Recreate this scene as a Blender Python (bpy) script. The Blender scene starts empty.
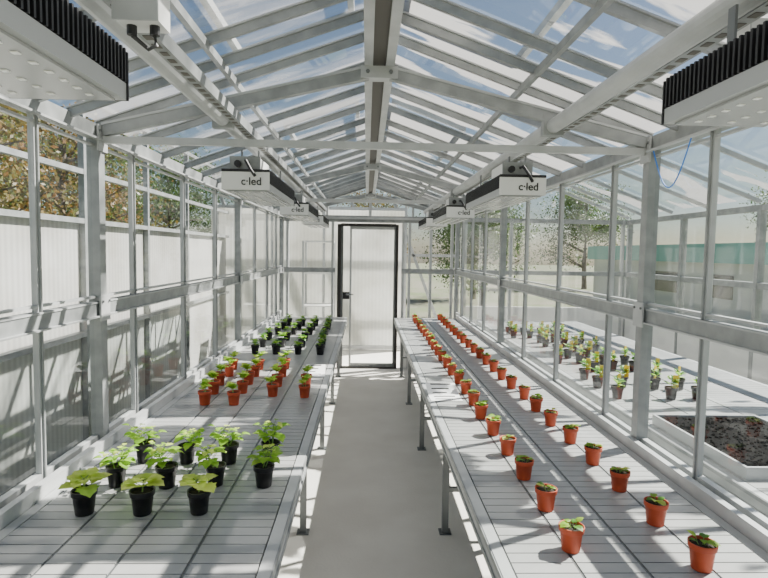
import bpy, math, random
from mathutils import Vector, Matrix
random.seed(7)
scene = bpy.context.scene

# ------------------------------------------------------------------ materials
def new_mat(name):
    m = bpy.data.materials.new(name); m.use_nodes = True
    return m, m.node_tree.nodes, m.node_tree.links

def pbr(name, col, rough=0.5, metal=0.0, col2=None, nscale=8.0, bump=0.0, stretch=(1,1,1), bscale=None):
    m, N, L = new_mat(name)
    b = N['Principled BSDF']
    b.inputs['Base Color'].default_value = (*col, 1)
    b.inputs['Roughness'].default_value = rough
    b.inputs['Metallic'].default_value = metal
    if col2 is not None or bump > 0:
        tc = N.new('ShaderNodeTexCoord'); mp = N.new('ShaderNodeMapping')
        mp.inputs['Scale'].default_value = stretch
        L.new(tc.outputs['Object'], mp.inputs['Vector'])
        nz = N.new('ShaderNodeTexNoise'); nz.inputs['Scale'].default_value = nscale
        nz.inputs['Detail'].default_value = 6
        L.new(mp.outputs['Vector'], nz.inputs['Vector'])
        if col2 is not None:
            r = N.new('ShaderNodeValToRGB')
            r.color_ramp.elements[0].position = 0.35; r.color_ramp.elements[0].color = (*col, 1)
            r.color_ramp.elements[1].position = 0.65; r.color_ramp.elements[1].color = (*col2, 1)
            L.new(nz.outputs['Fac'], r.inputs['Fac']); L.new(r.outputs['Color'], b.inputs['Base Color'])
        if bump > 0:
            nb = nz
            if bscale:
                nb = N.new('ShaderNodeTexNoise'); nb.inputs['Scale'].default_value = bscale
                L.new(mp.outputs['Vector'], nb.inputs['Vector'])
            bp = N.new('ShaderNodeBump'); bp.inputs['Strength'].default_value = bump
            bp.inputs['Distance'].default_value = 0.01
            L.new(nb.outputs['Fac'], bp.inputs['Height']); L.new(bp.outputs['Normal'], b.inputs['Normal'])
    return m

def glass(name, film_lo, film_hi, scale=3.0, stretch=(1,1,1), tint=(0.94,0.97,0.965), refl=.8, lo=.4, hi=.7, rot=0, film=.6, trf=.6):
    """thin sheet glass: clear transmission + Schlick reflection + a dusty/whitewashed film, on some roofs patched to break up the sun"""
    m, N, L = new_mat(name)
    N.remove(N['Principled BSDF']); out = N['Material Output']
    tr = N.new('ShaderNodeBsdfTransparent'); tr.inputs['Color'].default_value = (*tint, 1)
    gl = N.new('ShaderNodeBsdfGlossy'); gl.inputs['Roughness'].default_value = 0.03
    lw = N.new('ShaderNodeLayerWeight'); lw.inputs['Blend'].default_value = .5
    pw = N.new('ShaderNodeMath'); pw.operation='POWER'; pw.inputs[1].default_value = 4.5
    L.new(lw.outputs['Facing'], pw.inputs[0])
    mu = N.new('ShaderNodeMath'); mu.operation = 'MULTIPLY_ADD'; mu.inputs[1].default_value = refl; mu.inputs[2].default_value=.05
    L.new(pw.outputs[0], mu.inputs[0])
    mx = N.new('ShaderNodeMixShader')
    L.new(mu.outputs[0], mx.inputs['Fac'])
    L.new(tr.outputs[0], mx.inputs[1]); L.new(gl.outputs[0], mx.inputs[2])
    df = N.new('ShaderNodeBsdfDiffuse'); df.inputs['Color'].default_value = (film,film,film*.98,1)
    tl = N.new('ShaderNodeBsdfTranslucent'); tl.inputs['Color'].default_value = (film,film,film*.98,1)
    dm = N.new('ShaderNodeMixShader'); dm.inputs['Fac'].default_value = trf
    L.new(df.outputs[0], dm.inputs[1]); L.new(tl.outputs[0], dm.inputs[2])
    tc = N.new('ShaderNodeTexCoord'); mp = N.new('ShaderNodeMapping'); mp.inputs['Scale'].default_value = stretch
    mp.inputs['Rotation'].default_value=(0,0,rot)
    nz = N.new('ShaderNodeTexNoise'); nz.inputs['Scale'].default_value = scale; nz.inputs['Detail'].default_value = 5
    L.new(tc.outputs['Object'], mp.inputs['Vector']); L.new(mp.outputs['Vector'], nz.inputs['Vector'])
    mr = N.new('ShaderNodeMapRange')
    mr.inputs['From Min'].default_value = lo; mr.inputs['From Max'].default_value = hi
    mr.inputs['To Min'].default_value = film_lo; mr.inputs['To Max'].default_value = film_hi
    L.new(nz.outputs['Fac'], mr.inputs['Value'])
    fm = N.new('ShaderNodeMixShader')
    L.new(mr.outputs['Result'], fm.inputs['Fac']); L.new(mx.outputs[0], fm.inputs[1]); L.new(dm.outputs[0], fm.inputs[2])
    L.new(fm.outputs[0], out.inputs['Surface'])
    return m

def leafmat(name, c1, c2, trans=0.5, nscale=25):
    m, N, L = new_mat(name)
    N.remove(N['Principled BSDF']); out = N['Material Output']
    tc = N.new('ShaderNodeTexCoord'); nz = N.new('ShaderNodeTexNoise'); nz.inputs['Scale'].default_value = nscale
    L.new(tc.outputs['Object'], nz.inputs['Vector'])
    r = N.new('ShaderNodeValToRGB'); r.color_ramp.elements[0].position = .38; r.color_ramp.elements[1].position = .62
    r.color_ramp.elements[0].color = (*c1, 1); r.color_ramp.elements[1].color = (*c2, 1)
    L.new(nz.outputs['Fac'], r.inputs['Fac'])
    pb = N.new('ShaderNodeBsdfPrincipled'); pb.inputs['Roughness'].default_value = .45
    tl = N.new('ShaderNodeBsdfTranslucent')
    L.new(r.outputs['Color'], pb.inputs['Base Color']); L.new(r.outputs['Color'], tl.inputs['Color'])
    mx = N.new('ShaderNodeMixShader'); mx.inputs['Fac'].default_value = trans
    L.new(pb.outputs[0], mx.inputs[1]); L.new(tl.outputs[0], mx.inputs[2]); L.new(mx.outputs[0], out.inputs['Surface'])
    return m

def sheet(name, col, trans=0.5, period=0.05, axis='Y', rib=.86):
    """ribbed translucent polycarbonate"""
    m, N, L = new_mat(name)
    N.remove(N['Principled BSDF']); out = N['Material Output']
    tc = N.new('ShaderNodeTexCoord')
    wv = N.new('ShaderNodeTexWave'); wv.bands_direction = axis
    wv.inputs['Scale'].default_value = 0.314/period
    L.new(tc.outputs['Object'], wv.inputs['Vector'])
    nz = N.new('ShaderNodeTexNoise'); nz.inputs['Scale'].default_value = 1.5; nz.inputs['Detail'].default_value = 6
    L.new(tc.outputs['Object'], nz.inputs['Vector'])
    r = N.new('ShaderNodeValToRGB')
    r.color_ramp.elements[0].color = (col[0]*rib, col[1]*rib, col[2]*rib, 1); r.color_ramp.elements[1].color = (*col, 1)
    L.new(wv.outputs['Fac'], r.inputs['Fac'])
    r2 = N.new('ShaderNodeValToRGB'); r2.color_ramp.elements[0].position=.35; r2.color_ramp.elements[1].position=.6
    r2.color_ramp.elements[0].color = (.80,.79,.76,1); r2.color_ramp.elements[1].color = (1,1,1,1)
    L.new(nz.outputs['Fac'], r2.inputs['Fac'])
    mm = N.new('ShaderNodeMixRGB'); mm.blend_type='MULTIPLY'; mm.inputs['Fac'].default_value=1
    L.new(r.outputs['Color'], mm.inputs[1]); L.new(r2.outputs['Color'], mm.inputs[2])
    df = N.new('ShaderNodeBsdfDiffuse'); tl = N.new('ShaderNodeBsdfTranslucent')
    L.new(mm.outputs[0], df.inputs['Color']); L.new(mm.outputs[0], tl.inputs['Color'])
    mx = N.new('ShaderNodeMixShader'); mx.inputs['Fac'].default_value = trans
    L.new(df.outputs[0], mx.inputs[1]); L.new(tl.outputs[0], mx.inputs[2]); L.new(mx.outputs[0], out.inputs['Surface'])
    return m

ALU = pbr('galvanised_frame', (.25,.262,.262), .45, .28, col2=(.34,.352,.352), nscale=14)
ALUL = pbr('light_aluminium', (.42,.432,.432), .42, .2, col2=(.50,.51,.51), nscale=9)
STEEL = pbr('leg_steel', (.19,.20,.205), .4, .6)
WHITE = pbr('white_paint', (.76,.76,.74), .45)
HOUS = pbr('lamp_housing', (.42,.43,.43), .4, .2)
BLACK = pbr('black_metal', (.010,.010,.012), .45)
DARK = pbr('dark_door_frame', (.015,.013,.012), .4)
RIDGE = pbr('ridge_gasket', (.10,.09,.075), .6)
SLAT = pbr('bench_slat', (.34,.342,.335), .36, .12, col2=(.42,.422,.415), nscale=5, bump=.05)
TRAYD = pbr('bench_underlay', (.11,.115,.115), .6)
CONC = pbr('concrete', (.74,.705,.645), .75, col2=(.82,.79,.73), nscale=2.5, bump=.15, bscale=60)
GRASS = pbr('outdoor_ground', (.18,.165,.125), .9, col2=(.10,.135,.05), nscale=.5, bump=.4, bscale=30)
TERRA = pbr('terracotta_plastic', (.44,.06,.018), .6, col2=(.52,.08,.025), nscale=20)
POTB = pbr('black_pot_plastic', (.006,.006,.007), .35)
SOIL = pbr('soil', (.016,.011,.008), .95, col2=(.04,.028,.02), nscale=120, bump=.8)
SOILD = pbr('dark_soil', (.003,.003,.003), .95, col2=(.006,.0055,.005), nscale=120, bump=.8)
SOILD.node_tree.nodes['Principled BSDF'].inputs['Specular IOR Level'].default_value = .05
PAPER = pbr('paper', (.93,.93,.92), .7)
INK = pbr('ink', (.02,.02,.02), .7)
BLUE = pbr('blue_hose', (.02,.18,.65), .4)
YELLOW = pbr('yellow_tag', (.85,.58,.01), .5)
BARK = pbr('bark', (.08,.06,.04), .9, col2=(.13,.10,.07), nscale=12, bump=.6)
TURQ = pbr('turquoise_panel', (.12,.42,.39), .5, col2=(.16,.48,.44), nscale=1)
WSHED = pbr('shed_white', (.62,.62,.60), .6)
LEDP = pbr('led_diffuser', (.34,.35,.35), .25)
GLASSW = glass('wall_glass', .0, .05, 2.2)
GLASSL = glass('roof_glass_clear', .02, .66, 1.7, stretch=(.6,2.4,1), lo=.46, hi=.64, rot=.35, film=.58)
GLASSR = glass('roof_glass_whitewashed', .02, .93, 1.6, stretch=(.45,1.9,1), lo=.465, hi=.49, rot=-.45, film=.38, trf=.5)  # whitewash, its hard-edged patches shaped to leave sun patches on the benches
GLASSA = glass('annex_roof_glass', .0, .93, 1.3, stretch=(.35,1.6,1), lo=.535, hi=.55, rot=-.5, film=.32, trf=.5)  # film patches added to the glass so sun reaches the right bench in streaks
GLASSD = glass('door_glass', .03, .12, 3)
POLYY = sheet('polycarbonate_ribbed', (.78,.78,.76), .5, .06, 'Y')
POLYX = sheet('polycarbonate_ribbed_x', (.95,.95,.93), .7, .06, 'X', rib=.92)
LEAF_B = leafmat('leaf_bright', (.26,.52,.04), (.44,.68,.08), .55)
LEAF_Y = leafmat('leaf_lime', (.64,.82,.10), (.80,.90,.22), .5)
LEAF_D = leafmat('leaf_deep', (.06,.21,.02), (.13,.34,.04), .45)
TREE_G = leafmat('tree_green', (.03,.075,.012), (.09,.15,.02), .4, 1.2)
TREE_O = leafmat('tree_autumn', (.20,.10,.02), (.11,.13,.03), .4, 1.2)
STEM = pbr('stem', (.20,.32,.08), .6)

# ------------------------------------------------------------------ builder
class B:
    def __init__(s): s.v=[]; s.f=[]; s.m=[]; s.mats=[]
    def mi(s, mat):
        if mat not in s.mats: s.mats.append(mat)
        return s.mats.index(mat)
    def face(s, pts, mat):
        k=len(s.v); s.v += [tuple(p) for p in pts]; s.f.append(tuple(range(k,k+len(pts)))); s.m.append(s.mi(mat))
    def box(s, x0,x1,y0,y1,z0,z1, mat):
        if x0>x1: x0,x1=x1,x0
        k=len(s.v)
        s.v += [(x0,y0,z0),(x1,y0,z0),(x1,y1,z0),(x0,y1,z0),(x0,y0,z1),(x1,y0,z1),(x1,y1,z1),(x0,y1,z1)]
        i=s.mi(mat)
        for q in ((0,3,2,1),(4,5,6,7),(0,1,5,4),(1,2,6,5),(2,3,7,6),(3,0,4,7)):
            s.f.append(tuple(k+a for a in q)); s.m.append(i)
    def beam(s, p0,p1,w,h,mat,up=(0,0,1)):
        p0=Vector(p0);p1=Vector(p1); d=(p1-p0).normalized(); u=Vector(up)
        r=d.cross(u)
        if r.length<1e-4: r=d.cross(Vector((0,1,0)))
        r.normalize(); u=r.cross(d).normalized()
        k=len(s.v)
        for p in (p0,p1):
            for a,b in ((-1,-1),(1,-1),(1,1),(-1,1)):
                s.v.append(tuple(p+r*a*w/2+u*b*h/2))
        i=s.mi(mat)
        for q in ((0,1,2,3),(7,6,5,4),(0,4,5,1),(1,5,6,2),(2,6,7,3),(3,7,4,0)):
            s.f.append(tuple(k+a for a in q)); s.m.append(i)
    def tube(s, pts, rad, mat, n=12, cap=True):
        i=s.mi(mat); rings=[]
        pts=[Vector(p) for p in pts]
        if not hasattr(rad,'__len__'): rad=[rad]*len(pts)
        for j,p in enumerate(pts):
            d=(pts[min(j+1,len(pts)-1)]-pts[max(j-1,0)]).normalized()
            a=d.cross(Vector((0,0,1)))
            if a.length<1e-3: a=Vector((1,0,0))
            a.normalize(); b=d.cross(a).normalized()
            k=len(s.v); rings.append(k)
            for t in range(n):
                g=2*math.pi*t/n; s.v.append(tuple(p+(a*math.cos(g)+b*math.sin(g))*rad[j]))
        for j in range(len(rings)-1):
            for t in range(n):
                u=(t+1)%n
                s.f.append((rings[j]+t,rings[j]+u,rings[j+1]+u,rings[j+1]+t)); s.m.append(i)
        if cap:
            s.f.append(tuple(rings[0]+t for t in range(n))); s.m.append(i)
            s.f.append(tuple(rings[-1]+t for t in reversed(range(n)))); s.m.append(i)
    def lathe(s, prof, mat, n=24, c=(0,0)):
        i=s.mi(mat); k=len(s.v)
        for r,z in prof:
            for t in range(n):
                g=2*math.pi*t/n; s.v.append((c[0]+r*math.cos(g),c[1]+r*math.sin(g),z))
        for j in range(len(prof)-1):
            for t in range(n):
                u=(t+1)%n
                s.f.append((k+j*n+t,k+j*n+u,k+(j+1)*n+u,k+(j+1)*n+t)); s.m.append(i)
    def mesh(s, name, smooth=False):
        me=bpy.data.meshes.new(name); me.from_pydata(s.v,[],s.f)
        for m in s.mats: me.materials.append(m)
        me.polygons.foreach_set('material_index', s.m)
        if smooth: me.polygons.foreach_set('use_smooth',[True]*len(s.f))
        me.update(); return me
    def obj(s, name, loc=(0,0,0), smooth=False, parent=None):
        o=bpy.data.objects.new(name, s.mesh(name,smooth)); o.location=loc
        scene.collection.objects.link(o)
        if parent: o.parent=parent
        return o
def inst(name, me, loc, rz=0, sc=1):
    o=bpy.data.objects.new(name, me); o.location=loc; o.rotation_euler=(0,0,rz); o.scale=(sc,)*3
    scene.collection.objects.link(o); return o

# ------------------------------------------------------------------ dimensions
W=1.22; EAVE=2.15; RIDGEZ=2.60; Y0=-0.1; Y1=7.9; RAIL=1.385
MAINS=[Y0,2.5,5.2,7.85]
MULL=[0.5,1.28,2.05,2.88,3.66,4.43,5.98,6.72,7.38]
BZ=.77
def rz(x): return EAVE+(RIDGEZ-EAVE)*(1-abs(x)/W)

# floor + ground
b=B(); b.box(-1.3,1.3,-1.0,9.5,-.05,0,CONC); b.obj('floor')
b=B(); b.box(1.3,4.0,-1.0,9.5,-.06,-.005,CONC); b.obj('floor_annex')
b=B(); b.face([(-60,-20,-.07),(60,-20,-.07),(60,90,-.07),(-60,90,-.07)],GRASS); b.obj('ground')

# side walls
def side_wall(name, sgn, wname):
    b=B(); S=lambda d: sgn*(W+d)
    for y in MAINS:
        b.box(S(-.02),S(.032),y-.027,y+.027,0,EAVE+.025,ALU)
        for z in (RAIL,EAVE-.03):
            b.box(S(-.028),S(-.0205),y-.042,y+.042,z-.055,z+.055,ALUL)
            for dy in (-.03,.03):
                b.tube([(S(-.028),y+dy,z+.03),(S(-.034),y+dy,z+.03)],.006,STEEL,6)
    for y in MULL:
        b.box(S(0),S(.022),y-.013,y+.013,.5,EAVE,ALUL)
        b.box(S(-.008),S(-.0005),y-.004,y+.004,.5,EAVE,ALU)
    b.box(S(-.010),S(.025),Y0,Y1,RAIL-.034,RAIL+.030,ALU)
    b.box(S(-.022),S(-.0105),Y0,Y1,RAIL-.038,RAIL-.031,ALUL); b.box(S(-.014),S(-.0105),Y0,Y1,RAIL+.023,RAIL+.029,ALUL)
    b.box(S(-.014),S(.030),Y0,Y1,EAVE-.033,EAVE+.028,ALU)
    b.box(S(-.035),S(-.0145),Y0,Y1,EAVE-.042,EAVE-.034,ALUL)
    b.box(S(0.001),S(.029),Y0,Y1,.74,.82,ALUL)
    b.box(S(0.002),S(.028),Y0,Y1,0,.5,WHITE)
    for z in (RAIL+.045,EAVE-.065): b.box(S(0.001),S(.02),Y0,Y1,z,z+.010,ALUL)
    b.obj(name)
    g=B(); x=S(.012)
    g.face([(x,Y0,.5),(x,Y1,.5),(x,Y1,EAVE),(x,Y0,EAVE)],GLASSW)
    g.obj(wname)
    t=B(); t.box(S(-.050),S(-.044),.35,7.47,BZ-.03,BZ+.040,ALUL); t.box(S(-.050),S(-.024),.35,7.47,BZ+.0405,BZ+.046,ALUL)
    t.obj('trim_%d'%(1 if sgn<0 else 2))
side_wall('wall_left',-1,'window_1'); side_wall('wall_right',1,'window_2')

# roof
b=B()
ys=sorted(MAINS+MULL+[0.1,0.88,1.66,2.27,3.27,4.05,4.82,5.58,6.35,7.05,7.62])
for sgn in (-1,1):
    for y in ys:
        b.beam((sgn*W,y,EAVE+.02),(0,y,RIDGEZ+.0),.018,.03,ALU)
        b.beam((sgn*W,y,EAVE+.04),(0,y,RIDGEZ+.02),.034,.006,ALUL)
    b.beam((sgn*.62,Y0,rz(.62)-.005),(sgn*.62,Y1,rz(.62)-.005),.02,.03,ALU)
    for yv in (1.0,3.7,6.3):
        for x in (.12,.58):
            b.beam((sgn*x,yv,rz(x)+.075),(sgn*x,yv+1.4,rz(x)+.075),.025,.03,ALUL)
        for y in (yv,yv+.7,yv+1.4):
            b.beam((sgn*.12,y,rz(.12)+.075),(sgn*.58,y,rz(.58)+.075),.025,.03,ALUL)
b.box(-.065,-.028,Y0,Y1,RIDGEZ-.15,RIDGEZ-.01,ALUL)
b.box(.028,.065,Y0,Y1,RIDGEZ-.15,RIDGEZ-.01,ALUL)
b.box(-.0275,.0275,Y0,Y1,RIDGEZ-.13,RIDGEZ-.011,RIDGE)
b.obj('ceiling')
for y in MAINS:
    b=B()
    for sgn in (-1,1):
        b.beam((sgn*(W-.03),y,EAVE+.005),(sgn*.03,y,RIDGEZ-.17),.035,.052,ALU)
        b.beam((sgn*(W-.03),y-.019,EAVE+.03),(sgn*.03,y-.019,RIDGEZ-.145),.005,.010,ALUL)
    b.box(-W+.03,W-.03,y-.012,y+.012,EAVE-.05,EAVE-.020,ALUL)
    b.box(-.08,.08,y-.03,y+.03,RIDGEZ-.20,RIDGEZ-.15,ALUL)
    for dx in (-.05,.05): b.tube([(dx,y-.03,RIDGEZ-.175),(dx,y-.040,RIDGEZ-.175)],.009,STEEL,6)
    b.obj('roof_truss')
for k,sgn in enumerate((-1,1)):
    g=B(); 
    g.face([(sgn*W,Y0,EAVE+.045),(sgn*W,Y1,EAVE+.045),(0,Y1,RIDGEZ+.03),(0,Y0,RIDGEZ+.03)],GLASSL if sgn<0 else GLASSR)
    g.obj('window_%d'%(3+k))

# end wall
b=B(); ya,yb=Y1-.03,Y1+.03
DX0,DX1=-.45,.40; DH=2.03
for x in (-1.15,-.52,.47,.56,.86,1.16):
    b.box(x-.018,x+.018,ya,yb,0,EAVE,ALUL)
b.box(-W,W,ya-.001,yb,DH+.03,DH+.08,ALU)
b.box(-W,W,ya-.01,yb,EAVE-.05,EAVE,ALU)
for s in (-1,1): b.beam((s*W,Y1,EAVE+.01),(0,Y1,RIDGEZ-.01),.05,.06,ALU)
b.box(-.02,.02,ya,yb,EAVE,RIDGEZ-.05,ALUL)
for x in (-.6,.6): b.box(x-.015,x+.015,ya,yb,EAVE,rz(x),ALUL)
b.box(-W,DX0-.03,ya-.002,yb,RAIL-.035,RAIL+.035,ALU); b.box(DX1+.05,W,ya-.002,yb,RAIL-.035,RAIL+.035,ALU)
b.box(-W,DX0-.03,ya+.002,yb,0,.5,WHITE); b.box(DX1+.05,W,ya+.002,yb,0,.5,WHITE)
b.box(-W,DX0-.03,ya-.002,yb,.5,.56,ALU); b.box(DX1+.05,W,ya-.002,yb,.5,.56,ALU)
b.obj('wall_end')
g=B()
g.face([(-W,Y1,.5),(DX0-.03,Y1,.5),(DX0-.03,Y1,DH+.03),(-W,Y1,DH+.03)],GLASSW)
g.face([(DX1+.05,Y1,.5),(W,Y1,.5),(W,Y1,DH+.03),(DX1+.05,Y1,DH+.03)],GLASSW)
g.face([(-W,Y1,DH+.09),(W,Y1,DH+.09),(W,Y1,EAVE),(0,Y1,RIDGEZ),(-W,Y1,EAVE)],GLASSW)
g.obj('window_5')
# door
b=B(); yd=Y1-.03
b.box(DX0,DX0+.05,yd-.04,yd+.05,0,DH,DARK); b.box(DX1-.035,DX1,yd-.04,yd+.05,0,DH,DARK)
b.box(DX0+.05,DX1-.035,yd-.04,yd+.05,DH-.03,DH+.01,DARK); b.box(DX0+.05,DX1-.035,yd-.04,yd+.05,0,.02,DARK)
b.box(DX0+.05,DX0+.08,yd,yd+.03,.02,DH-.03,STEEL); b.box(DX0+.17,DX0+.20,yd,yd+.03,.02,DH-.03,ALUL)
b.box(DX1-.06,DX1-.0355,yd,yd+.03,.02,DH-.03,STEEL)
b.box(DX0+.20,DX1-.06,yd+.001,yd+.029,.02,.07,ALU); b.box(DX0+.20,DX1-.06,yd+.001,yd+.029,DH-.07,DH-.03,ALUL)
b.box(DX0+.08,DX0+.17,yd+.005,yd+.025,.98,1.08,BLACK)
b.tube([(DX0+.13,yd-.0,1.05),(DX0+.13,yd-.05,1.05),(DX0+.23,yd-.05,1.05)],.010,STEEL,8)
b.face([(DX0+.08,yd+.015,.06),(DX1-.06,yd+.015,.06),(DX1-.06,yd+.015,DH-.04),(DX0+.08,yd+.015,DH-.04)],GLASSD)
b.obj('door_1')

# ------------------------------------------------------------------ vestibule beyond the door
b=B()
b.box(-2.6,.62,9.35,9.38,0,2.35,POLYX)
for x in (-2.5,-1.6,-.75,.60): b.box(x-.02,x+.02,9.28,9.349,0,2.4,ALUL)
for z in (.05,2.35): b.box(-2.6,.62,9.285,9.349,z-.02,z+.03,ALUL)
for k in range(5): b.beam((-2.6+k*.75,9.9,2.6),(-1.6+k*.75,9.9,0),.05,.05,ALU)  # slanted and level bars added behind the sheet to throw shadows onto it
for z in (2.6,1.6): b.beam((-2.6,9.9,z),(1.6,9.9,z),.05,.05,ALU)
b.obj('wall_vestibule')
b=B()
for x in (-1.0,-.55):
    for y in (8.5,8.9): b.box(x-.015,x+.015,y-.015,y+.015,0,1.8,ALUL)
for z in (.3,.8,1.3,1.78): b.box(-1.0,-.55,8.5,8.9,z,z+.025,WHITE)
b.obj('storage_rack')

# ------------------------------------------------------------------ benches
def bench(name,x0,x1,y0=.35,y1=7.47):
    b=B()
    ncol=4; wcol=(x1-x0-.07)/ncol; xs=x0+.035
    pitch=.052; n=int((y1-y0-.08)/pitch)
    for c in range(ncol):
        a=xs+c*wcol+.005; e=xs+(c+1)*wcol-.005
        for k in range(n):
            ya=y0+.04+k*pitch
            b.box(a,e,ya,ya+pitch-.0045,BZ-.010,BZ,SLAT)
    for c in range(1,ncol):
        xx=xs+c*wcol; b.box(xx-.003,xx+.003,y0+.03,y1-.03,BZ-.012,BZ-.003,STEEL)
    b.box(x0+.02,x1-.02,y0+.02,y1-.02,BZ-.03,BZ-.012,TRAYD)
    for xa,xb in ((x0,x0+.035),(x1-.035,x1)):
        b.box(xa,xb,y0,y1,BZ-.07,BZ,ALUL)
        side=x0 if xa==x0 else x1
        s=-1 if side==x0 else 1
        for z in (BZ-.060,BZ-.010):
            b.box(side+s*.0003,side+s*.005,y0,y1,z-.008,z+.008,ALU)
    b.box(x0+.035,x1-.035,y0,y0+.035,BZ-.07,BZ,ALUL); b.box(x0+.035,x1-.035,y1-.035,y1,BZ-.07,BZ,ALUL)
    ly=[y for y in (.5,1.8,3.2,4.6,6.0,7.33) if y0<y<y1]
    for y in ly:
        for x in (x0+.10,x1-.10):
            b.box(x-.018,x+.018,y-.018,y+.018,0,BZ-.07,STEEL)
            b.box(x-.035,x+.035,y-.035,y+.035,0,.008,STEEL)
        b.box(x0+.05,x1-.05,y-.017,y+.017,BZ-.105,BZ-.071,STEEL)
        b.box(x0+.1,x1-.1,y-.012,y+.012,.25,.275,STEEL)
    for x in (x0+.10,x1-.10): b.box(x-.015,x+.015,y0+.05,y1-.05,BZ-.07,BZ-.03,STEEL)
    b.obj(name)
XL0,XL1=-1.165,-.295; XR0,XR1=.34,1.165
bench('greenhouse_bench',XL0,XL1); bench('greenhouse_bench',XR0,XR1)
bench('greenhouse_bench',1.42,2.75,y0=.6,y1=7.3)

# ------------------------------------------------------------------ overhead rails
def rail(x,z=2.215):
    b=B()
    b.tube([(x,Y0,z),(x,Y1-.05,z)],.032,ALUL,16)
    b.box(x+.036,x+.072,Y0,Y1-.05,z-.018,z-.012,ALU)
    b.box(x+.0725,x+.077,Y0,Y1-.05,z-.018,z+.022,ALU)
    y=Y0+.1
    while y<Y1-.2:
        b.box(x+.045,x+.066,y,y+.03,z-.0195,z-.0182,RIDGE); y+=.06
    for y in MAINS[:-1]:
        b.box(x-.045,x+.045,y-.02,y+.02,z-.04,z+.05,ALU)
    b.obj('overhead_support_rail')
rail(-.675); rail(.77)

# ------------------------------------------------------------------ LED grow lights
def led_mesh(L=1.0):
    b=B(); w=.120
    b.box(-w,w,0,L,0,.035,HOUS)
    b.box(-w+.015,w-.015,.02,L-.02,-.006,-.0005,LEDP)
    for k in range(3):
        x=-w+.045+k*.075
        for j in range(int(L/.05)): b.box(x-.006,x+.006,.035+j*.047,.047+j*.047,-.008,-.0065,PAPER)
    b.box(-w+.01,w-.01,.01,L-.01,.0355,.05,BLACK)
    n=int(L/.016)
    for k in range(n): b.box(-w-.004,w+.004,.010+k*.016,.016+k*.016,.036,.104,BLACK)
    b.box(-.02,.02,.01,L-.01,.05,.107,BLACK)
    b.box(-w-.003,w+.003,-.006,-.0005,.0,.092,WHITE)
    b.box(-w-.003,w+.003,-.008,-.0005,.0925,.106,BLACK)
    b.box(-w-.003,w+.003,L+.0005,L+.006,0,.1,BLACK)
    b.box(-.09,.06,.066,.34,.11,.175,WHITE); b.box(-.095,.065,.05,.0655,.108,.18,ALU)
    b.tube([(.0,.05,.15),(.0,.0,.15),(.03,-.02,.10),(.05,-.008,.07)],.008,BLACK,8)
    b.tube([(-.05,.055,.14),(-.05,.03,.14)],.018,BLACK,10)
    for y in (.12,L-.12):
        b.box(-.08,.08,y-.012,y+.012,.1075,.114,STEEL)
        for x in (-.045,.045): b.box(x-.003,x+.003,y-.012,y+.012,.108,.22,STEEL)
    return b.mesh('led_grow_light')
LM=led_mesh()
for x in (-.675,.77):
    for y in (.22 if x<0 else .32, 2.95, 4.9, 6.55):
        o=inst('led_grow_light',LM,(x,y,1.96))
        cu=bpy.data.curves.new('label_text','FONT'); cu.body='c·led'; cu.size=.056; cu.extrude=.0008
        cu.align_x='CENTER'; cu.align_y='CENTER'; cu.offset=.0008
        cu.materials.append(INK)
        t=bpy.data.objects.new('label_text',cu); scene.collection.objects.link(t)
        t.parent=o; t.location=(0.03,-.0075,.042); t.rotation_euler=(math.pi/2,0,0)
def jbox(x,y,z):
    b=B(); b.box(-.045,.045,-.04,.04,-.05,.05,WHITE); b.box(-.049,.049,-.046,-.0405,-.054,.054,ALUL)
    for dx in (-.025,.025): b.tube([(dx,0,-.05),(dx,0,-.07)],.011,BLACK,10)
    b.tube([(.025,0,-.07),(.028,0,-.09),(.0,.03,-.09),(-.025,.0,-.07)],.005,BLACK,6)
    b.obj('junction_box',(x,y,z))
jbox(-.545,1.29,2.19); jbox(.92,1.40,2.17)

# blue hose on right wall
b=B(); pts=[]
for k in range(25):
    t=k/24; pts.append((1.18,2.40-.28*t,2.10-.17*math.sin(math.pi*t)))
b.tube(pts,.0028,BLUE,6); b.obj('blue_air_hose')

# ------------------------------------------------------------------ plants
def leaf(b, base, az, L, Wd, elev, droop, mat, serr=.18, heart=.25):
    base=Vector(base); seg=7
    h=Vector((math.cos(az),math.sin(az),0)); side=Vector((-math.sin(az),math.cos(az),0))
    p=base.copy(); e=elev; cen=[]; nor=[]
    for k in range(seg+1):
        cen.append(p.copy()); d=h*math.cos(e)+Vector((0,0,1))*math.sin(e)
        nor.append((Vector((0,0,1))*math.cos(e)-h*math.sin(e)))
        p=p+d*(L/seg); e-=droop/seg
    k0=len(b.v); i=b.mi(mat)
    for k in range(seg+1):
        t=k/seg
        w=Wd*(math.sin(math.pi*min(1,(t*.88+.12)**.8)))*.5
        if k==0: w=Wd*heart*.6
        if k==seg: w=.0004
        w*=1+(serr if k%2 else -serr)*.6
        b.v.append(tuple(cen[k]))
        b.v.append(tuple(cen[k]+side*w*.55+nor[k]*w*.22)); b.v.append(tuple(cen[k]+side*w+nor[k]*w*.14-h*(L*.03 if k%2 else 0)))
        b.v.append(tuple(cen[k]-side*w*.55+nor[k]*w*.22)); b.v.append(tuple(cen[k]-side*w+nor[k]*w*.14-h*(L*.03 if k%2 else 0)))
    for k in range(seg):
        a=k0+k*5; c=a+5
        for q in ((a,a+1,c+1,c),(a+1,a+2,c+2,c+1),(a+3,a,c,c+3),(a+4,a+3,c+3,c+4)):
            b.f.append(q); b.m.append(i)

def pot(b, mat, r=.038,h=.078):
    b.lathe([(0.001,.0),(r*.70,.0),(r*.73,.003),(r*.90,h*.78),(r*.98,h*.78),(r*1.0,h*.80),(r*1.03,h*.98),(r*1.03,h),(r*.95,h),(r*.92,h*.88)],mat,24)
    b.lathe([(r*.92,h*.88),(r*.5,h*.90),(.001,h*.905)],SOIL,24)

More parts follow.
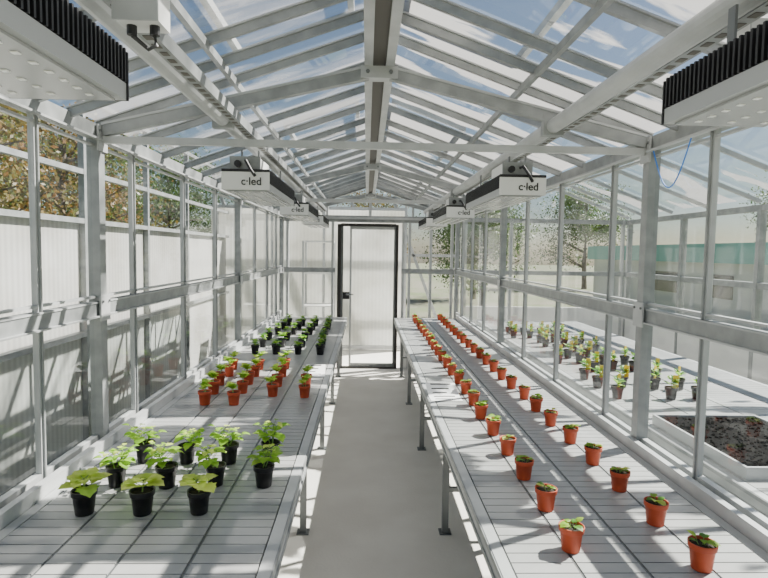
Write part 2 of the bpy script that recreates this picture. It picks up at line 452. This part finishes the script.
def plant(kind, seed):
    random.seed(seed); b=B(); R=random.uniform
    H=.078
    if kind=='bushy':
        pot(b,POTB)
        for s in range(3):
            a=R(0,6.28)+s*2; st=Vector((R(-.01,.01),R(-.01,.01),H*.9)); hh=R(.045,.08)
            tip=st+Vector((math.cos(a)*.03,math.sin(a)*.03,hh))
            b.tube([st,(st+tip)/2+Vector((.002,0,0)),tip],[.0022,.0018,.0014],STEM,6)
            for lv in range(3):
                t=.35+.32*lv; q=st.lerp(tip,t)
                for k in range(3):
                    az=a+lv*1.2+k*2.1+R(-.4,.4); pl=R(.015,.038); sz=R(.034,.052)*(1.05-.22*lv)
                    e=R(.2,.8); end=q+Vector((math.cos(az)*math.cos(e),math.sin(az)*math.cos(e),math.sin(e)))*pl
                    b.tube([q,end],.001,STEM,5,False)
                    leaf(b,end,az,sz,sz*.85,R(.0,.5),R(.5,1.3),LEAF_Y if (lv==2 and R(0,1)<.6) else LEAF_B)
    elif kind=='broad':
        pot(b,POTB)
        st=Vector((0,0,H*.9)); tip=Vector((R(-.01,.01),R(-.01,.01),H+.032))
        b.tube([st,tip],[.0025,.0018],STEM,6)
        for lv in range(3):
            q=st.lerp(tip,.5+.25*lv)
            for k in range(4):
                az=lv*.8+k*1.57+R(-.3,.3); pl=R(.012,.030)*(1.2-.3*lv); sz=R(.050,.064)*(1.05-.22*lv); e=R(.1,.5)
                end=q+Vector((math.cos(az)*math.cos(e),math.sin(az)*math.cos(e),math.sin(e)))*pl
                b.tube([q,end],.0012,STEM,5,False)
                leaf(b,end,az,sz,sz*1.05,R(.10,.5),R(.3,.9),LEAF_Y if (k+lv)%6 else LEAF_B,.22,.5)
    elif kind=='terra_mid':
        pot(b,TERRA)
        for s in range(2):
            a=R(0,6.28); st=Vector((R(-.01,.01),R(-.01,.01),H*.9)); tip=st+Vector((math.cos(a)*.016,math.sin(a)*.016,R(.035,.06)))
            b.tube([st,tip],[.002,.0014],STEM,6)
            for k in range(9):
                az=a+k*1.1+R(-.3,.3); sz=R(.034,.052); q=st.lerp(tip,R(.5,1))
                leaf(b,q,az,sz,sz*.85,R(.2,.8),R(.3,1.0),LEAF_Y if k%2 else LEAF_B)
    elif kind=='terra_small':
        pot(b,TERRA)
        n=random.randint(5,8)
        for k in range(n):
            az=k*6.28/n+R(-.5,.5); rr=R(.0,.014); sz=R(.022,.034)
            q=Vector((math.cos(az)*rr,math.sin(az)*rr,H*.9)); q2=q+Vector((math.cos(az)*.006,math.sin(az)*.006,R(.008,.018)))
            b.tube([q,q2],.0012,STEM,5,False)
            leaf(b,q2,az,sz,sz*.85,R(.05,.6),R(.3,1.0),random.choice([LEAF_B,LEAF_Y,LEAF_B,LEAF_D]))
    elif kind=='dark':
        pot(b,POTB)
        for k in range(16):
            az=k*2.4+R(-.3,.3); sz=R(.032,.05); z=H*.9+R(.005,.05)
            q=Vector((math.cos(az)*.008,math.sin(az)*.008,z))
            leaf(b,q,az,sz,sz*.8,R(.1,.6),R(.4,1.1),LEAF_D if k%3==0 else LEAF_B)
        b.tube([(0,0,H*.9),(0,0,H+.04)],.002,STEM,6)
    return b.mesh('plant_'+kind+str(seed),True)
M={k:[plant(k,s) for s in range(4)] for k in ('bushy','broad','terra_mid','terra_small','dark')}
CX=-.045; F=560; DZ=1.65-BZ; PZ=BZ+.001
def put(kind,px,py,name):
    Y=DZ*F/(py-252); X=CX+(px-366+.0157*(py-252))*Y/F
    X=max(min(X,1.09),-1.10)
    if X<0: X=min(X,XL1-.08)
    inst(name,random.choice(M[kind]),(X,Y,PZ),random.uniform(0,6.28),random.uniform(.94,1.06))
random.seed(11)
for p in ((80,521),(138,521),(195,520)): put('broad',*p,'potted_seedling')
for p in ((113,492),(163,493),(212,491),(261,492)): put('bushy',*p,'potted_seedling')
for p in ((142,467),(184,468),(226,468),(268,466)): put('bushy',*p,'potted_seedling')
for p in ((203,408),(232,408),(271,399),(303,400),(212,397),(241,396),(218,388),(247,387),(276,389),(228,379),(254,379),(305,388),(281,379),(232,372),(258,372),(284,371)):
    put('terra_mid',*p,'potted_seedling')
for row,y in enumerate((356,349,342,336,331,327)):
    xs={0:(254,275,297,319),1:(262,281,301,321),2:(268,286,304,322),3:(277,293,309,325),4:(283,298,312,327),5:(288,302,315,328)}[row]
    for x in xs: put('dark',x,y,'potted_seedling')
yy=1.60
while yy<7.3:
    inst('potted_herb',random.choice(M['terra_small']),(CX+.628+random.uniform(-.008,.008),yy,PZ),random.uniform(0,6.28),random.uniform(.93,1.0)); yy+=.265
yy=1.50
while yy<7.3:
    inst('potted_herb',random.choice(M['terra_small']),(CX+.965+random.uniform(-.008,.008),yy,PZ),random.uniform(0,6.28),random.uniform(.93,1.0)); yy+=.262
def paper(x,y,w,h,rot):
    """loose laminated printed sheet, curled up along its far edge"""
    b=B(); n=10
    def zc(t): return .0015+.045*max(0,t-.25)**1.5/.75**1.5
    for k in range(n):
        a,c=k/n,(k+1)/n; ya,yc=-h/2+h*a,-h/2+h*c
        b.face([(-w/2,ya,zc(a)),(w/2,ya,zc(a)),(w/2,yc,zc(c)),(-w/2,yc,zc(c))],PAPER)
    for k in (1,3,5,7,9):
        a,c=(k+.25)/n,(k+.75)/n; ya,yc=-h/2+h*a,-h/2+h*c; r=w/2-.03-.02*(k%3)
        b.face([(-w/2+.03,ya,zc(a)+.0012),(r,ya,zc(a)+.0012),(r,yc,zc(c)+.0012),(-w/2+.03,yc,zc(c)+.0012)],INK)
    o=b.obj('paper_note',(x,y,BZ+.001)); o.rotation_euler=(0,0,rot)
paper(.442,3.40,.19,.26,.04); paper(-.40,3.98,.14,.20,.05)

# ------------------------------------------------------------------ annex (right)
b=B(); XA=3.65
for y in MAINS+[1.2,3.85,6.5]:
    b.box(XA-.005,XA+.06,y-.025,y+.025,0,EAVE,ALU)
for z in (RAIL,EAVE-.03,.9): b.box(XA-.002,XA+.05,Y0,Y1,z-.03,z+.03,ALU)
b.box(XA,XA+.04,Y0,Y1,0,.87,WHITE)
for y in MAINS+MULL:
    b.beam((W+.08,y,EAVE+.03),(2.45,y,2.62),.026,.035,ALUL); b.beam((2.45,y,2.62),(XA,y,EAVE+.03),.026,.035,ALUL)
b.box(2.41,2.49,Y0,Y1,2.55,2.62,ALU)
b.obj('wall_annex')
g=B(); g.face([(XA+.03,Y0,.9),(XA+.03,Y1,.9),(XA+.03,Y1,EAVE),(XA+.03,Y0,EAVE)],GLASSW)
g.obj('window_6')
g=B()
g.face([(W+.08,Y0,EAVE+.06),(W+.08,Y1,EAVE+.06),(2.45,Y1,2.65),(2.45,Y0,2.65)],GLASSA)
g.face([(XA,Y0,EAVE+.06),(XA,Y1,EAVE+.06),(2.45,Y1,2.65),(2.45,Y0,2.65)],GLASSA)
g.obj('window_7')
b=B(); b.box(W+.1,XA,Y1-.02,Y1+.02,0,.9,WHITE)
for x in (1.35,2.0,2.7,3.6): b.box(x-.02,x+.02,Y1-.025,Y1+.025,0,EAVE,ALUL)
for z in (RAIL,EAVE-.03): b.box(W+.1,XA,Y1-.024,Y1+.024,z-.03,z+.03,ALU)
b.obj('wall_annex_end')
b=B()
x0,x1,y0,y1=1.47,2.02,2.12,2.85; Z=BZ+.001
b.box(x0,x1,y0,y1,Z,Z+.01,HOUS)
b.box(x0,x0+.012,y0,y1,Z+.01,Z+.05,HOUS);b.box(x1-.012,x1,y0,y1,Z+.01,Z+.05,HOUS)
b.box(x0+.012,x1-.012,y0,y0+.012,Z+.01,Z+.05,HOUS);b.box(x0+.012,x1-.012,y1-.012,y1,Z+.01,Z+.05,HOUS)
b.box(x0+.012,x1-.012,y0+.012,y1-.012,Z+.01,Z+.040,SOILD)
random.seed(3)
for k in range(450):
    x=random.uniform(x0+.03,x1-.03);y=random.uniform(y0+.03,y1-.03);r=random.uniform(.004,.010)
    b.lathe([(r,Z+.038),(r*.8,Z+.04+r*.6),(.0005,Z+.04+r)],SOILD,6,(x,y))
b.obj('seed_tray')
def tagged(seed):
    random.seed(seed); b=B(); pot(b,POTB,.038,.075); R=random.uniform
    for k in range(12):
        az=R(0,6.28); sz=R(.03,.05); leaf(b,(math.cos(az)*.008,math.sin(az)*.008,.075+R(0,.05)),az,sz,sz*.7,R(.2,.9),R(.3,1),LEAF_D if k%2 else LEAF_B)
    b.tube([(0,0,.07),(0,0,.125)],.002,STEM,6)
    b.box(.008,.040,.008,.010,.06,.150,YELLOW)
    return b.mesh('tagged%d'%seed)
TG=[tagged(s) for s in range(3)]
random.seed(5)
for r in range(11):
    for c in range(4):
        if random.random()<.18: continue
        inst('tagged_potted_plant',random.choice(TG),(1.52+c*.17+random.uniform(-.02,.02),3.35+r*.27+random.uniform(-.03,.03),PZ),random.uniform(-.7,.7))

# ------------------------------------------------------------------ outside left: ribbed sheet wall
b=B(); XF=-2.35
b.box(XF-.02,XF,-1,9.3,0,1.86,POLYY)
for y in (-.6,.7,2.0,3.3,4.6,5.9,7.2,8.5): b.box(XF+.001,XF+.05,y-.02,y+.02,0,2.9,ALU)
for z in (.05,.95,1.86,2.25,2.85): b.box(XF+.001,XF+.048,-1,9.3,z-.02,z+.02,ALU)
b.obj('wall_neighbour')

b=B()
b.box(9,15,6,22,-.07,1.5,WSHED); b.box(8.8,15.2,5.8,22.2,1.5,2.0,TURQ)
b.box(8.96,8.999,8,9,0.0,1.4,DARK); 
for y in (11,13.5,16): b.box(8.97,8.999,y,y+1.2,.6,1.2,DARK)
b.obj('turquoise_shed')

def tree_mesh(seed, mat, H=6, spread=2.4, n=11000):
    random.seed(seed); b=B(); R=random.uniform
    b.tube([(0,0,0),(.05,.03,H*.25),(.0,.1,H*.55),(.1,0,H*.9)],[.16,.13,.09,.03],BARK,10)
    tips=[]
    for k in range(36):
        a=R(0,6.28); z=R(.18,.85)*H; l=spread*R(.5,1)*(1.15-z/H*.5)
        p0=Vector((0,0,z)); p1=p0+Vector((math.cos(a)*l*.5,math.sin(a)*l*.5,l*.25)); p2=p0+Vector((math.cos(a)*l,math.sin(a)*l,l*.4+R(-.2,.3)))
        b.tube([p0,p1,p2],[.05,.03,.012],BARK,6,False); tips+= [p1,p2,(p1+p2)/2]
    i=b.mi(mat)
    for k in range(n):
        t=random.choice(tips); 
        p=t+Vector((random.gauss(0,.34),random.gauss(0,.34),random.gauss(0,.28)))
        u=Vector((R(-1,1),R(-1,1),R(-1,1))).normalized(); v=u.cross(Vector((R(-1,1),R(-1,1),R(-1,1)))).normalized(); s=R(.04,.08)
        q=len(b.v); b.v += [tuple(p-u*s),tuple(p+v*s*.55),tuple(p+u*s),tuple(p-v*s*.55)]
        b.f.append((q,q+1,q+2,q+3)); b.m.append(i)
    return b.mesh('tree')
TG_=tree_mesh(1,TREE_G); TO_=tree_mesh(2,TREE_O,n=7000)
random.seed(9)
for x,y,s,m in ((-6.4,5.2,.75,TO_),(-6.2,8.6,.8,TO_),(-6.4,12,.8,TO_),(-7.5,15.5,.85,TG_),(-7,20,.9,TG_),(-11,11,1.1,TG_),(-4,24,.8,TG_),(0,26,.8,TO_),(4,21,.8,TG_),(3.0,14.5,.6,TG_),
    (20,7,.9,TG_),(21,13,.9,TG_),(20,20,.9,TG_),(11,28,.9,TG_),(22,28,1.0,TG_),(-13,18,1.2,TG_)):
    inst('tree',m,(x,y,-.07),random.uniform(0,6),s)

# ------------------------------------------------------------------ light
w=bpy.data.worlds.new('sky'); scene.world=w; w.use_nodes=True
N=w.node_tree.nodes; L=w.node_tree.links
sk=N.new('ShaderNodeTexSky'); sk.sky_type='NISHITA'; sk.sun_disc=False
sk.sun_elevation=math.radians(42); sk.sun_rotation=math.radians(65); sk.air_density=1.0; sk.dust_density=.7; sk.ozone_density=2.0
L.new(sk.outputs['Color'],N['Background'].inputs['Color']); N['Background'].inputs['Strength'].default_value=.115
sun=bpy.data.lights.new('sun','SUN'); sun.energy=24; sun.angle=math.radians(.45); sun.color=(1,.95,.88)
so=bpy.data.objects.new('sun',sun); scene.collection.objects.link(so)
d=Vector((-.62,-.30,-.68)).normalized()
so.rotation_euler=d.to_track_quat('-Z','Y').to_euler(); so.location=(6,4,8)

# ------------------------------------------------------------------ camera
cam=bpy.data.cameras.new('camera'); cam.sensor_width=36; cam.lens=F/768*36; cam.clip_start=.02; cam.clip_end=300
co=bpy.data.objects.new('camera',cam); scene.collection.objects.link(co)
R=Matrix.Rotation(math.radians(-1.84),4,'Z')@Matrix.Rotation(math.radians(90-3.78),4,'X')@Matrix.Rotation(math.radians(.9),4,'Z')
co.matrix_world=Matrix.Translation((CX,0,1.65))@R
scene.camera=co
